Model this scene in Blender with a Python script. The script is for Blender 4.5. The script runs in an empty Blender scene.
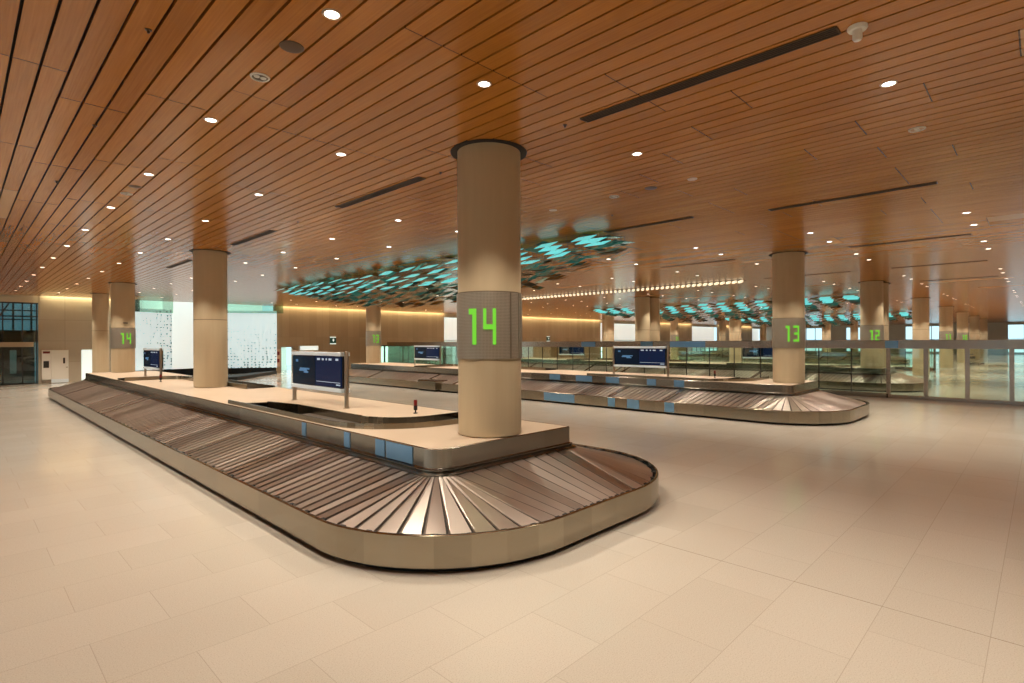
import bpy, bmesh, math, random
from mathutils import Matrix, Vector
random.seed(7)
S = bpy.context.scene
COL = S.collection
PI = math.pi
CEIL = 5.54
BAY = 14.25

# ------------------------------------------------------------------ materials
def mat(name, col=(.5,.5,.5), rough=.5, metal=0.0, spec=.5, emit=None, estr=0.0):
    m = bpy.data.materials.new(name); m.use_nodes = True
    b = m.node_tree.nodes['Principled BSDF']
    b.inputs['Base Color'].default_value = (*col, 1)
    b.inputs['Roughness'].default_value = rough
    b.inputs['Metallic'].default_value = metal
    b.inputs['Specular IOR Level'].default_value = spec
    if emit:
        b.inputs['Emission Color'].default_value = (*emit, 1)
        b.inputs['Emission Strength'].default_value = estr
        try: m.cycles.emission_sampling = 'NONE' if estr < 3 else 'AUTO'
        except Exception: pass
    return m

class NT:
    """small helper to wire node graphs"""
    def __init__(s, m): s.m = m; s.t = m.node_tree; s.b = s.t.nodes['Principled BSDF']
    def n(s, typ, **kw):
        k = s.t.nodes.new(typ)
        for a, v in kw.items():
            if a.startswith('i_'):
                k.inputs[a[2:].replace('_', ' ')].default_value = v
            else: setattr(k, a, v)
        return k
    def l(s, a, b): s.t.links.new(a, b)
    def math(s, op, a, b=None, c=None):
        k = s.t.nodes.new('ShaderNodeMath'); k.operation = op
        for i, v in enumerate((a, b, c)):
            if v is None: continue
            if isinstance(v, (int, float)): k.inputs[i].default_value = v
            else: s.l(v, k.inputs[i])
        return k.outputs[0]
    def mix(s, f, a, b, blend='MIX'):
        k = s.t.nodes.new('ShaderNodeMix'); k.data_type = 'RGBA'; k.blend_type = blend
        for i, v in ((0, f), (6, a), (7, b)):
            if isinstance(v, (int, float)): k.inputs[i].default_value = v
            elif isinstance(v, tuple): k.inputs[i].default_value = (*v, 1)
            else: s.l(v, k.inputs[i])
        return k.outputs[2]
    def xyz(s):
        tc = s.n('ShaderNodeTexCoord'); sp = s.n('ShaderNodeSeparateXYZ'); s.l(tc.outputs['Object'], sp.inputs[0])
        return tc.outputs['Object'], sp.outputs
    def comb(s, x, y, z):
        k = s.n('ShaderNodeCombineXYZ')
        for i, v in enumerate((x, y, z)):
            if isinstance(v, (int, float)): k.inputs[i].default_value = v
            else: s.l(v, k.inputs[i])
        return k.outputs[0]
    def white(s, vec):
        k = s.n('ShaderNodeTexWhiteNoise', noise_dimensions='3D'); s.l(vec, k.inputs['Vector']); return k.outputs['Value']
    def noise(s, vec, scale, detail=2.0):
        k = s.n('ShaderNodeTexNoise'); k.inputs['Scale'].default_value = scale; k.inputs['Detail'].default_value = detail
        s.l(vec, k.inputs['Vector']); return k.outputs['Fac']

PL = .2337   # plank pitch
PX0 = .42 - 64 * PL
def ceiling_mat():
    m = mat('wood_plank_ceiling', rough=.2, spec=.27); g = NT(m)
    o, p = g.xyz()
    idx = g.math('FLOOR', g.math('DIVIDE', g.math('SUBTRACT', p['X'], PX0), PL))
    pan = g.math('FLOOR', g.math('DIVIDE', idx, 3.0))
    r1 = g.white(g.comb(pan, 3.3, 1.0))
    off = g.math('MULTIPLY', g.math('FLOOR', g.math('MULTIPLY', r1, 4.0)), .84)
    yy = g.math('DIVIDE', g.math('ADD', g.math('ADD', p['Y'], off), 100.35), 3.35)
    seg = g.math('FLOOR', yy); fr = g.math('FRACT', yy)
    seam = g.math('LESS_THAN', fr, .0045)
    r2 = g.white(g.comb(idx, seg, 5.0))
    r3 = g.white(g.comb(pan, seg, 9.0))
    grain = g.noise(g.comb(g.math('MULTIPLY', p['X'], 55.0), g.math('ADD', g.math('MULTIPLY', p['Y'], 1.2), g.math('MULTIPLY', r2, 40.0)), 0.0), 1.0, 4.0)
    f = g.math('ADD', g.math('MULTIPLY', r2, .34), g.math('MULTIPLY', g.math('SUBTRACT', grain, .18), 1.0))
    c = g.mix(f, (.30, .102, .011), (.51, .20, .030))
    pale = g.math('GREATER_THAN', r3, .975)
    c = g.mix(g.math('MULTIPLY', pale, .75), c, (.56, .33, .17))
    c = g.mix(g.math('MULTIPLY', seam, .9), c, (.05, .02, .01))
    g.l(c, g.b.inputs['Base Color'])
    return m

def floor_mat():
    m = mat('polished_granite_floor', rough=.16, spec=.5); g = NT(m)
    o, p = g.xyz()
    mp = g.n('ShaderNodeMapping'); mp.inputs['Location'].default_value = (-6.19 + 120*1.2, -1.89 + 60*.78*2, 0); g.l(o, mp.inputs['Vector'])
    br = g.n('ShaderNodeTexBrick', offset=.5, offset_frequency=2)
    br.inputs['Scale'].default_value = 1.0
    br.inputs['Mortar Size'].default_value = .0035; br.inputs['Mortar Smooth'].default_value = .1
    br.inputs['Brick Width'].default_value = 1.2; br.inputs['Row Height'].default_value = .78
    br.inputs['Color1'].default_value = (0, 0, 0, 1); br.inputs['Color2'].default_value = (1, 1, 1, 1); br.inputs['Mortar'].default_value = (.5, .5, .5, 1)
    br.inputs['Bias'].default_value = 0
    g.l(mp.outputs[0], br.inputs['Vector'])
    c = g.mix(br.outputs['Color'], (.60, .55, .475), (.65, .60, .525))
    cloud = g.noise(o, .8, 3.0)
    c = g.mix(g.math('MULTIPLY', cloud, .35), c, (.56, .495, .41))
    sp = g.noise(o, 95.0, 3.0)
    spk = g.math('GREATER_THAN', sp, .60)
    c = g.mix(g.math('MULTIPLY', spk, .30), c, (.33, .24, .16))
    spl = g.math('LESS_THAN', sp, .42)
    c = g.mix(g.math('MULTIPLY', spl, .22), c, (.80, .74, .66))
    c = g.mix(g.math('MULTIPLY', br.outputs['Fac'], .35), c, (.26, .19, .12))
    # long movement joints along the hall
    jx = g.math('FRACT', g.math('DIVIDE', g.math('ADD', p['X'], 100 * 7.125 - 6.19), 7.125))
    j = g.math('LESS_THAN', jx, .0013)
    c = g.mix(g.math('MULTIPLY', j, .7), c, (.2, .14, .08))
    g.l(c, g.b.inputs['Base Color'])
    ro = g.math('ADD', .09, g.math('MULTIPLY', g.noise(o, .7, 2.0), .09)); g.l(ro, g.b.inputs['Roughness'])
    bp = g.n('ShaderNodeBump'); bp.inputs['Strength'].default_value = .012; bp.inputs['Distance'].default_value = .02
    g.l(g.noise(o, 4.0, 2.0), bp.inputs['Height']); g.l(bp.outputs[0], g.b.inputs['Normal'])
    return m

def steel_mat(name, col, rough, var=.12, streak=(.6, .6, 14)):
    m = mat(name, col, rough, 1.0); g = NT(m)
    o, p = g.xyz()
    geo = g.n('ShaderNodeNewGeometry')
    mp = g.n('ShaderNodeMapping'); mp.inputs['Scale'].default_value = streak; g.l(o, mp.inputs['Vector'])
    nz = g.noise(mp.outputs[0], 1.0, 4.0)
    f = g.math('ADD', g.math('MULTIPLY', geo.outputs['Random Per Island'], .75), g.math('MULTIPLY', nz, .25))
    lo = tuple(c * (1 - var) for c in col); hi = tuple(min(1, c * (1 + var)) for c in col)
    g.l(g.mix(f, lo, hi), g.b.inputs['Base Color'])
    g.l(g.math('ADD', rough - .08, g.math('MULTIPLY', f, .16)), g.b.inputs['Roughness'])
    return m

def slat_mat():
    m = mat('carousel_slat_metal', rough=.34, metal=1.0); g = NT(m)
    o, p = g.xyz()
    geo = g.n('ShaderNodeNewGeometry'); r = geo.outputs['Random Per Island']
    nz = g.noise(o, 1.3, 2.0)
    f = g.math('ADD', g.math('MULTIPLY', r, .8), g.math('MULTIPLY', nz, .2))
    g.l(g.mix(f, (.46, .39, .345), (.66, .585, .53)), g.b.inputs['Base Color'])
    g.l(g.math('ADD', .27, g.math('MULTIPLY', r, .12)), g.b.inputs['Roughness'])
    return m

def panel_wall_mat(name, a, b, px=1.2, pz=1.0, seam=.4):
    m = mat(name, a, .55); g = NT(m)
    o, p = g.xyz()
    ix = g.math('DIVIDE', g.math('ADD', g.math('ADD', p['X'], p['Y']), 200.0), px); iz = g.math('DIVIDE', p['Z'], pz)
    r = g.white(g.comb(g.math('FLOOR', ix), g.math('FLOOR', iz), 1.0))
    c = g.mix(r, a, b)
    nz = g.noise(g.comb(g.math('MULTIPLY', p['X'], 4.0), g.math('MULTIPLY', p['Z'], .6), p['Y']), 2.0, 4.0)
    c = g.mix(g.math('MULTIPLY', nz, .25), c, tuple(v * .75 for v in a))
    sx = g.math('LESS_THAN', g.math('FRACT', ix), .018 / px); sz = g.math('LESS_THAN', g.math('FRACT', iz), .015 / pz)
    c = g.mix(g.math('MULTIPLY', g.math('MAXIMUM', sx, sz), seam), c, tuple(v * .4 for v in a))
    g.l(c, g.b.inputs['Base Color'])
    return m

def column_mat():
    m = mat('beige_column_cladding', (.60, .47, .30), .5, spec=.3); g = NT(m)
    o, p = g.xyz()
    nz = g.noise(g.comb(g.math('MULTIPLY', p['X'], 9.0), g.math('MULTIPLY', p['Y'], 9.0), g.math('MULTIPLY', p['Z'], .7)), 1.0, 4.0)
    c = g.mix(nz, (.45, .36, .235), (.53, .435, .295))
    d = g.math('ABSOLUTE', g.math('SUBTRACT', p['Z'], 3.30))
    s = g.math('LESS_THAN', d, .012)
    c = g.mix(g.math('MULTIPLY', s, .8), c, (.12, .09, .06))
    g.l(c, g.b.inputs['Base Color'])
    return m

def dotted_mat(name, axis_x0, axis_x1, vertical):
    """white perforated screen, its bright lit look set as emission; holes grow along one axis"""
    m = mat(name, (.82, .88, .86), .5, emit=(.74, .93, .95), estr=.55); g = NT(m)
    o, p = g.xyz()
    v = g.n('ShaderNodeTexVoronoi'); v.inputs['Scale'].default_value = 4.4; v.inputs['Randomness'].default_value = .35
    g.l(g.comb(p['X'], 0.0, p['Z']), v.inputs['Vector'])
    src = p['Z'] if vertical else p['X']
    t = g.n('ShaderNodeMapRange'); t.inputs['From Min'].default_value = axis_x0; t.inputs['From Max'].default_value = axis_x1
    t.inputs['To Min'].default_value = .13; t.inputs['To Max'].default_value = .34
    g.l(src, t.inputs['Value'])
    k = g.math('LESS_THAN', v.outputs['Distance'], t.outputs[0])
    g.l(g.mix(g.math('MULTIPLY', k, .85), (.74, .86, .86), (.10, .16, .18)), g.b.inputs['Base Color'])
    g.l(g.math('MULTIPLY', g.math('SUBTRACT', 1.0, g.math('MULTIPLY', k, .85)), .55), g.b.inputs['Emission Strength'])
    return m

def glass_mat(name, tint, gl=.10, rough=.03):
    m = bpy.data.materials.new(name); m.use_nodes = True; t = m.node_tree; t.nodes.clear()
    o = t.nodes.new('ShaderNodeOutputMaterial'); mx = t.nodes.new('ShaderNodeMixShader')
    tr = t.nodes.new('ShaderNodeBsdfTransparent'); tr.inputs[0].default_value = (*tint, 1)
    gs = t.nodes.new('ShaderNodeBsdfGlossy'); gs.inputs['Color'].default_value = (.9, .97, .95, 1); gs.inputs['Roughness'].default_value = rough
    fr = t.nodes.new('ShaderNodeFresnel'); fr.inputs[0].default_value = 1.45
    ad = t.nodes.new('ShaderNodeMath'); ad.operation = 'MULTIPLY_ADD'; ad.inputs[1].default_value = .9; ad.inputs[2].default_value = gl * .3
    t.links.new(fr.outputs[0], ad.inputs[0]); t.links.new(ad.outputs[0], mx.inputs[0])
    t.links.new(tr.outputs[0], mx.inputs[1]); t.links.new(gs.outputs[0], mx.inputs[2]); t.links.new(mx.outputs[0], o.inputs[0])
    return m

def sign_mat():
    m = mat('sign_mesh_metal', (.22, .19, .155), .45, .6); g = NT(m)
    o, p = g.xyz()
    ang = g.math('MULTIPLY', g.math('ARCTAN2', p['Y'], p['X']), .53 / .022)
    a = g.math('GREATER_THAN', g.math('FRACT', g.math('ADD', ang, 500.0)), .35)
    b = g.math('GREATER_THAN', g.math('FRACT', g.math('DIVIDE', p['Z'], .022)), .35)
    k = g.math('MULTIPLY', a, b)
    g.l(g.mix(k, (.42, .375, .31), (.25, .22, .18)), g.b.inputs['Base Color'])
    return m

def deck_mat():
    m = mat('stone_deck', (.72, .56, .41), .38, spec=.4); g = NT(m)
    o, p = g.xyz()
    c = g.mix(g.noise(o, 1.2, 4.0), (.52, .405, .30), (.60, .48, .365))
    c = g.mix(g.math('MULTIPLY', g.math('GREATER_THAN', g.noise(o, 80.0, 2.0), .6), .2), c, (.42, .3, .2))
    g.l(c, g.b.inputs['Base Color'])
    return m

M = {}
M['ceil'] = ceiling_mat(); M['floor'] = floor_mat()
M['skirt'] = steel_mat('brushed_skirt_steel', (.345, .305, .24), .18, .16)
M['wallsteel'] = steel_mat('brushed_wall_steel', (.34, .32, .285), .2, .28)
M['slat'] = slat_mat()
M['column'] = column_mat()
M['deck'] = deck_mat()
M['black'] = mat('black_rubber', (.012, .012, .012), .6)
M['dark'] = mat('dark_metal', (.03, .028, .026), .4, .3)
M['bronze'] = mat('bronze_header_metal', (.44, .39, .35), .25, 1.0)
M['steelpost'] = mat('satin_post_steel', (.42, .36, .29), .35, .9)
M['silver'] = mat('white_silver_bezel', (.80, .91, 1.0), .22, .0)
M['sign'] = sign_mat()
M['green'] = mat('green_led', (.03, .10, .01), .5, emit=(.15, .56, .03), estr=1.0)
M['signframe'] = mat('sign_seam_metal', (.25, .21, .16), .4, .7)
M['screenL'] = mat('lcd_dark_blue', (.004, .006, .012), .12, 0, .12, emit=(.004, .010, .022), estr=.5)
M['screenR'] = mat('lcd_navy', (.004, .006, .02), .12, 0, .12, emit=(.006, .014, .045), estr=.7)
M['glowblue'] = mat('lcd_blue_shape', (.05, .1, .2), .3, emit=(.06, .17, .32), estr=.7)
M['glowwhite'] = mat('lcd_white_text', (.3, .3, .3), .3, emit=(.40, .50, .60), estr=.7)
M['red'] = mat('red_beacon_plastic', (.16, .01, .008), .3)
M['white'] = mat('white_paint', (.78, .76, .70), .5)
M['lens'] = mat('lit_downlight_lens', (.9, .9, .9), .4, emit=(1, .93, .80), estr=6.0)
M['lens'].cycles.emission_sampling = 'NONE'
M['lensoff'] = mat('unlit_downlight_lens', (.46, .28, .15), .35)
M['trimring'] = mat('downlight_trim', (.50, .36, .24), .35, .2)
M['brownmetal'] = mat('brown_grille_metal', (.09, .05, .025), .5, .3)
M['slotdark'] = mat('slot_void', (.012, .007, .004), .8)
M['beigewall'] = panel_wall_mat('beige_wood_wall', (.36, .265, .165), (.43, .325, .21), .6, 3.0, .35)
M['greywall'] = panel_wall_mat('grey_stone_wall', (.43, .37, .28), (.48, .42, .33), 1.5, 1.35, .6)
M['plainwall'] = mat('plain_beige_wall', (.55, .46, .34), .6)
M['screen_a'] = dotted_mat('perforated_white_screen_side', 9.0, 11.4, False)
M['screen_b'] = mat('plain_white_screen', (.84, .87, .82), .5, emit=(.95, .97, .90), estr=.55)  # emission replaces the light that would wash these white panels
M['screen_c'] = dotted_mat('perforated_white_screen_low', 4.4, 0.3, True)
M['glass'] = glass_mat('clear_green_glass', (.84, .93, .86))
M['glassdark'] = glass_mat('window_glass', (.55, .66, .66), .2)
M['fascia'] = glass_mat('green_fascia_glass', (.68, .84, .76), .25)
M['tealroom'] = mat('teal_white_room', (.66, .82, .78), .5)
M['tube'] = mat('white_light_panel', (.9, .9, .9), .5, emit=(.85, 1, .96), estr=16.0)
M['slatedge'] = mat('slat_dark_edge', (.10, .075, .06), .4, .4)  # dark strip coloured onto each slat so the laps read
M['underlay'] = mat('belt_underlay', (.035, .027, .022), .6)
M['film'] = mat('blue_patch_metal', (.22, .46, .78), .22, .6)
M['chanbelt'] = mat('dark_channel_belt', (.10, .085, .07), .5)
M['flake_teal'] = mat('teal_glowing_glass', (.05, .35, .36), .15, emit=(.20, .76, .74), estr=.72)  # emission set in the teal flakes themselves
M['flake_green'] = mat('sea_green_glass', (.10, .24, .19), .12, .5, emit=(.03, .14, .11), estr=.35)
M['flake_mirror'] = mat('bronze_mirror_glass', (.30, .275, .215), .25, .6)
M['curb'] = steel_mat('curb_steel', (.27, .235, .18), .22, .5)
M['trough'] = mat('warm_trough_lamp', (.9, .85, .7), .5, emit=(1, .86, .58), estr=1.0)
M['scaffold'] = mat('scaffold_steel', (.02, .025, .028), .5, .4)
M['bluefacade'] = mat('pale_blue_facade', (.36, .52, .58), .6)
M['spandrel'] = mat('black_spandrel', (.008, .009, .010), .25)
M['canopy'] = mat('tan_canopy', (.42, .34, .24), .6)
M['exitgreen'] = mat('exit_sign_green', (.01, .05, .03), .4, emit=(.01, .05, .035), estr=.4)
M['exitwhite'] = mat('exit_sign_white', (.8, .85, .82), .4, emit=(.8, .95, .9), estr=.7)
M['cove'] = mat('cove_lamp', (1, .9, .6), .5, emit=(1, .80, .42), estr=9.0)

# ------------------------------------------------------------------ mesh helpers
class MB:
    def __init__(s): s.v = []; s.f = []; s.mi = []
    def quad(s, a, b, c, d, mi=0):
        n = len(s.v); s.v += [tuple(a), tuple(b), tuple(c), tuple(d)]; s.f.append((n, n+1, n+2, n+3)); s.mi.append(mi); return s
    def box(s, x0, x1, y0, y1, z0, z1, mi=0, rot=0.0, c=None):
        P = [(x0,y0,z0),(x1,y0,z0),(x1,y1,z0),(x0,y1,z0),(x0,y0,z1),(x1,y0,z1),(x1,y1,z1),(x0,y1,z1)]
        if rot:
            cx, cy = c if c else ((x0+x1)/2, (y0+y1)/2); cs, sn = math.cos(rot), math.sin(rot)
            P = [(cx+(x-cx)*cs-(y-cy)*sn, cy+(x-cx)*sn+(y-cy)*cs, z) for x, y, z in P]
        n = len(s.v); s.v += P
        for q in ((0,3,2,1),(4,5,6,7),(0,1,5,4),(1,2,6,5),(2,3,7,6),(3,0,4,7)):
            s.f.append(tuple(n+i for i in q)); s.mi.append(mi)
        return s
    def bar(s, a, b, w, mi=0):
        a, b = Vector(a), Vector(b); d = (b-a).normalized(); u = d.cross(Vector((0,0,1)))
        if u.length < 1e-3: u = Vector((1,0,0))
        u.normalize(); v = d.cross(u); u *= w/2; v *= w/2
        n = len(s.v)
        for p in (a, b): s.v += [tuple(p-u-v), tuple(p+u-v), tuple(p+u+v), tuple(p-u+v)]
        for q in ((0,1,2,3),(7,6,5,4),(0,4,5,1),(1,5,6,2),(2,6,7,3),(3,7,4,0)):
            s.f.append(tuple(n+i for i in q)); s.mi.append(mi)
        return s
    def lathe(s, prof, seg=32, c=(0,0), mi=0, closed=False):
        """prof: list of (r,z)"""
        n = len(s.v); k = len(prof)
        for i in range(seg):
            a = 2*PI*i/seg
            for r, z in prof: s.v.append((c[0]+r*math.cos(a), c[1]+r*math.sin(a), z))
        for i in range(seg):
            j = (i+1) % seg
            for q in range(k-1):
                s.f.append((n+i*k+q, n+j*k+q, n+j*k+q+1, n+i*k+q+1)); s.mi.append(mi)
        return s
    def sweep(s, path, prof, closed=True, mi=0, island=False):
        """path: list of (x,y,nx,ny) with outward normal; prof: list of (offset, z); island=True -> every path step its own panel"""
        N = len(path); k = len(prof)
        R = range(N if closed else N-1)
        if not island:
            n = len(s.v)
            for x, y, nx, ny in path:
                for o, z in prof: s.v.append((x+nx*o, y+ny*o, z))
            for i in R:
                j = (i+1) % N
                for q in range(k-1):
                    s.f.append((n+i*k+q, n+j*k+q, n+j*k+q+1, n+i*k+q+1)); s.mi.append(mi)
        return s
    def prism(s, pts, z0, z1, mi=0):
        n = len(s.v); k = len(pts)
        s.v += [(x,y,z0) for x,y in pts] + [(x,y,z1) for x,y in pts]
        s.f.append(tuple(n+i for i in reversed(range(k)))); s.mi.append(mi)
        s.f.append(tuple(n+k+i for i in range(k))); s.mi.append(mi)
        for i in range(k):
            j = (i+1) % k; s.f.append((n+i, n+j, n+k+j, n+k+i)); s.mi.append(mi)
        return s
    def build(s, name, mats, parent=None, smooth=False, bevel=0, recalc=True, loc=None):
        me = bpy.data.meshes.new(name); me.from_pydata(s.v, [], s.f)
        if not isinstance(mats, (list, tuple)): mats = [mats]
        for m in mats: me.materials.append(m)
        for p, i in zip(me.polygons, s.mi): p.material_index = i
        if recalc or bevel:
            bm = bmesh.new(); bm.from_mesh(me)
            if recalc: bmesh.ops.recalc_face_normals(bm, faces=bm.faces)
            if bevel: bmesh.ops.bevel(bm, geom=[e for e in bm.edges if len(e.link_faces) == 2 and e.calc_face_angle(0) > .5], offset=bevel, segments=2, affect='EDGES', profile=.6)
            bm.to_mesh(me); bm.free()
        if smooth:
            for p in me.polygons: p.use_smooth = True
            try: me.set_sharp_from_angle(angle=.6)
            except Exception: pass
        me.update()
        o = bpy.data.objects.new(name, me); COL.objects.link(o)
        if parent: o.parent = parent
        if loc: o.location = loc
        return o

def tag(o, label=None, cat=None, group=None, kind=None):
    if label: o['label'] = label
    if cat: o['category'] = cat
    if group: o['group'] = group
    if kind: o['kind'] = kind
    return o
def empty(name, loc=(0,0,0), rz=0.0):
    o = bpy.data.objects.new(name, None); COL.objects.link(o); o.location = loc; o.rotation_euler = (0,0,rz); o.empty_display_size = .2
    return o
KIDS = {}
def kids(o): return [c for c in COL.objects if c.parent == o]
def dup(o, parent=None):
    """copy of a thing with copies of its parts and sub-parts"""
    c = o.copy(); COL.objects.link(c)
    if parent: c.parent = parent
    for ch in kids(o): dup(ch, c)
    return c
def structure(o): o['kind'] = 'structure'; return o

# ------------------------------------------------------------------ room shell
X0, X1, Y0, Y1 = -9.0, 128.0, -12.0, 45.5
structure(MB().box(X0, X1, Y0, 60, -.12, 0).build('floor', M['floor']))

cb = MB(); x = PX0
while x < X1:
    cb.box(max(x+.013, X0), min(x+PL-.013, X1), Y0, Y1-.35, CEIL, CEIL+.05); x += PL
    if x < X0: continue
cb.box(X0, X1, Y0, Y1-.35, CEIL+.055, CEIL+.12, mi=1)
structure(cb.build('ceiling', [M['ceil'], M['slotdark']], recalc=False))
sb = MB().box(X0-.2, X1+.2, Y0-.2, Y1+.3, 6.3, 6.5)
structure(sb.build('ceiling_slab', M['plainwall']))

# side walls (behind and beside the camera): left windows added to cast blue daylight
def windowed_wall(name, x0, x1, openings, ya, yb, zt, m=None):
    w = MB(); cur = ya
    for a, b, z0, z1 in openings:
        w.box(x0, x1, cur, a, 0, zt); w.box(x0, x1, a, b, 0, z0); w.box(x0, x1, a, b, z1, zt); cur = b
    w.box(x0, x1, cur, yb, 0, zt)
    return structure(w.build(name, m or M['plainwall']))
lo = [(1.0, 4.0, .3, 3.6), (8.0, 11.0, .3, 3.6), (15.0, 18.0, .3, 3.6), (23.0, 26.0, .3, 3.6), (31.0, 34.0, .3, 3.6)]  # out of view, put in so blue daylight reaches the steel
windowed_wall('wall_left', X0-.3, X0, lo, Y0, Y1, 6.3)
for i, (a, b, z0, z1) in enumerate(lo):
    f = MB()
    for yy in (a+.04, (a+b)/2, b-.04): f.box(X0-.2, X0-.1, yy-.04, yy+.04, z0, z1)
    for zz in (z0+.04, (z0+z1)/2, z1-.04): f.box(X0-.2, X0-.1, a, b, zz-.04, zz+.04)
    structure(f.build('window_%d' % (i+2), M['dark']))
structure(MB().box(X0-.3, X1+.3, Y0-.3, Y0, 0, 6.3).build('wall_back', M['plainwall']))
ro = [(-4.0, 4.4, .2, 5.2), (13.0, 19.0, .2, 5.2), (22.0, 29.0, .2, 5.2), (33.0, 40.0, .2, 5.2)]
windowed_wall('wall_right', X1, X1+.3, ro, Y0, Y1, 6.3, M['white'])
f = MB()
for a, b, _z0, _z1 in ro:
    n = round((b-a)/2)
    for k in range(n+1): f.box(X1+.1, X1+.2, a+(b-a)*k/n-.05, a+(b-a)*k/n+.05, .2, 5.2)
    for zz in (.25, 2.6, 5.15): f.box(X1+.1, X1+.2, a, b, zz-.05, zz+.05)
structure(f.build('window_7', M['dark']))

# far wall: panelled segments
def seg(name, xa, xb, z0, z1, m, y=Y1, d=.3):
    return structure(MB().box(xa, xb, y, y+d, z0, z1).build(name, m))
seg('wall_far', 3.7, 8.6, 0, 6.3, M['greywall'])
seg('wall_far', 18.5, 36.3, 2.25, 6.3, M['beigewall'])
seg('wall_far', 18.5, 18.95, 0, 2.25, M['beigewall'])
seg('wall_far', 20.05, 28.2, 0, 2.25, M['beigewall'])
seg('wall_far', 47.4, 64.8, 0, 6.3, M['beigewall'])
seg('wall_far', 75.9, 93.3, 0, 6.3, M['beigewall'])
seg('wall_far', 104.4, 121.8, 0, 6.3, M['beigewall'])
for a, b in ((36.3, 47.4), (64.8, 75.9), (93.3, 104.4), (121.8, 128)):
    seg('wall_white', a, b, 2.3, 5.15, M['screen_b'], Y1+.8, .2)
    seg('trim_1', a, b, 5.15, 6.3, M['plainwall'], Y1, .3)
    seg('wall_white', a, b, 0, 2.2, M['tealroom'], Y1+3.0, .2)
    seg('trim_2', a, b, 2.2, 2.32, M['steelpost'], Y1, .5)
    w = MB()
    x = a
    while x < b: w.box(x, x+.12, Y1, Y1+.12, 0, 2.2); x += 1.8
    w.box(a, b, Y1, Y1+.1, 1.0, 1.08)
    structure(w.build('window_frame', M['dark']))
# rooms behind the glazed doors
for a, b in ((18.7, 21.2), (27.5, 48), (64, 77)):
    structure(MB().box(a, b, Y1+4, Y1+4.2, 0, 2.6).build('wall_inner', M['tealroom']))
    structure(MB().box(a, b, Y1+.3, Y1+4.2, 2.6, 2.7).build('ceiling_inner', M['tealroom']))
    o = MB().box(a+.3, b-.3, Y1+1.2, Y1+2.2, 2.55, 2.59).build('ceiling_light_panel', M['tube'])
    tag(o, {18.7: 'white ceiling light panel in the small lit doorway beside the curved white screen',
            27.5: 'long white ceiling light panel in the teal room behind glazed doors',
            64: 'white ceiling light panel in the distant room under a white wall'}[a], 'light panel')
# glazed shopfront frames x 28.2 - 36.3
w = MB()
for x in (28.2, 29.0, 31.1, 33.0, 34.4, 36.2): w.box(x, x+.12, Y1+.05, Y1+.17, 0, 2.25)
w.box(28.2, 36.3, Y1+.05, Y1+.17, 2.15, 2.27)
structure(w.build('window_8', M['dark']))
structure(MB().box(28.3, 36.2, Y1+.1, Y1+.12, 0, 2.15).build('window_9', M['glass']))

# cove lamps over the far wall
def cove(xa, xb, label):
    r = empty('cove_light', ((xa+xb)/2, Y1-.2, 5.75)); h = (xb-xa)/2
    MB().box(-h, h, -.13, -.06, -.04, .02).build('lamp_strip', M['cove'], r)
    MB().box(-h, h, -.16, -.13, -.08, .06).build('housing', M['white'], r)
    L = bpy.data.lights.new('cove_glow', 'AREA'); L.shape = 'RECTANGLE'; L.size = xb-xa; L.size_y = .08
    L.energy = 11*(xb-xa); L.color = (1, .80, .45)
    lo = bpy.data.objects.new('cove_glow', L); COL.objects.link(lo); lo.parent = r; lo.location = (0, .02, .02); lo.rotation_euler = (math.radians(28), 0, 0)
    tag(r, label, 'light', 'cove lights above the far wall')
cove(3.9, 8.6, 'warm cove light above the grey stone wall beside the white door')
cove(19.0, 36.2, 'warm cove light above the beige wall right of the curved white screen')
cove(47.5, 64.7, 'warm cove light above the beige wall just right of the nearest column')
cove(76, 93, 'warm cove light above the beige wall between two distant white panels')
cove(104.5, 121.5, 'warm cove light above the most distant beige wall')

# left window wall with the dark lobby and scaffold beyond
structure(MB().box(X0, 3.75, Y1, Y1+.3, 5.12, 6.3).build('wall_far', M['plainwall']))
w = MB()
for x in (-8.8, -6.8, -4.8, -2.8, -.8, 1.2, 2.05, 2.95, 3.62): w.box(x-.03, x+.03, Y1+.05, Y1+.15, 0, 5.12)
for z in (.05, 4.25, 5.08): w.box(X0, 3.7, Y1+.05, Y1+.15, z-.04, z+.04)
structure(w.build('window_1', M['dark']))
structure(MB().box(X0, 3.7, Y1+.12, Y1+.14, .1, 5.1).build('window_1_pane', M['glassdark']))
structure(MB().box(X0, 3.7, Y1+.16, Y1+.5, 2.62, 3.38).build('trim_3', M['spandrel']))
structure(MB().box(X0, 3.45, Y1-.25, Y1+.1, 2.34, 2.64).build('trim_4', M['canopy']))
structure(MB().box(X0, 3.9, Y1+5, Y1+5.2, 0, 2.7).build('wall_lobby', M['spandrel']))
structure(MB().box(2.62, 2.95, Y1+4.8, Y1+5, .5, 2.1).build('window_10', M['tealroom']))
structure(MB().box(X0, 3.9, Y1+.5, Y1+5.2, 2.7, 2.9).build('ceiling_lobby', M['spandrel']))
structure(MB().box(X0, 8, Y1+9, Y1+9.2, 0, 9).build('wall_outside', M['bluefacade']))
sc = empty('scaffold', (-2, Y1+3.2, 2.96)); 
k = 0
for xx in (-5.5, -3.5, -1.5, .5, 2.2, 3.6, 4.7, 5.6): MB().box(xx-.05, xx+.05, -.05, .05, 0, 3.3).build('upright', M['scaffold'], sc)
for zz in (.35, 1.15, 1.75, 2.4): MB().box(-6, 6, -.04, .04, zz, zz+.08).build('ledger', M['scaffold'], sc)
for xx in (-4, 3.3): MB().bar((xx, 0, 0), (xx+1.6, 0, 3.0), .09).build('diagonal_brace', M['scaffold'], sc)
tag(sc, 'dark scaffold with a diagonal brace outside the upper left window', 'scaffold')

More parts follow.
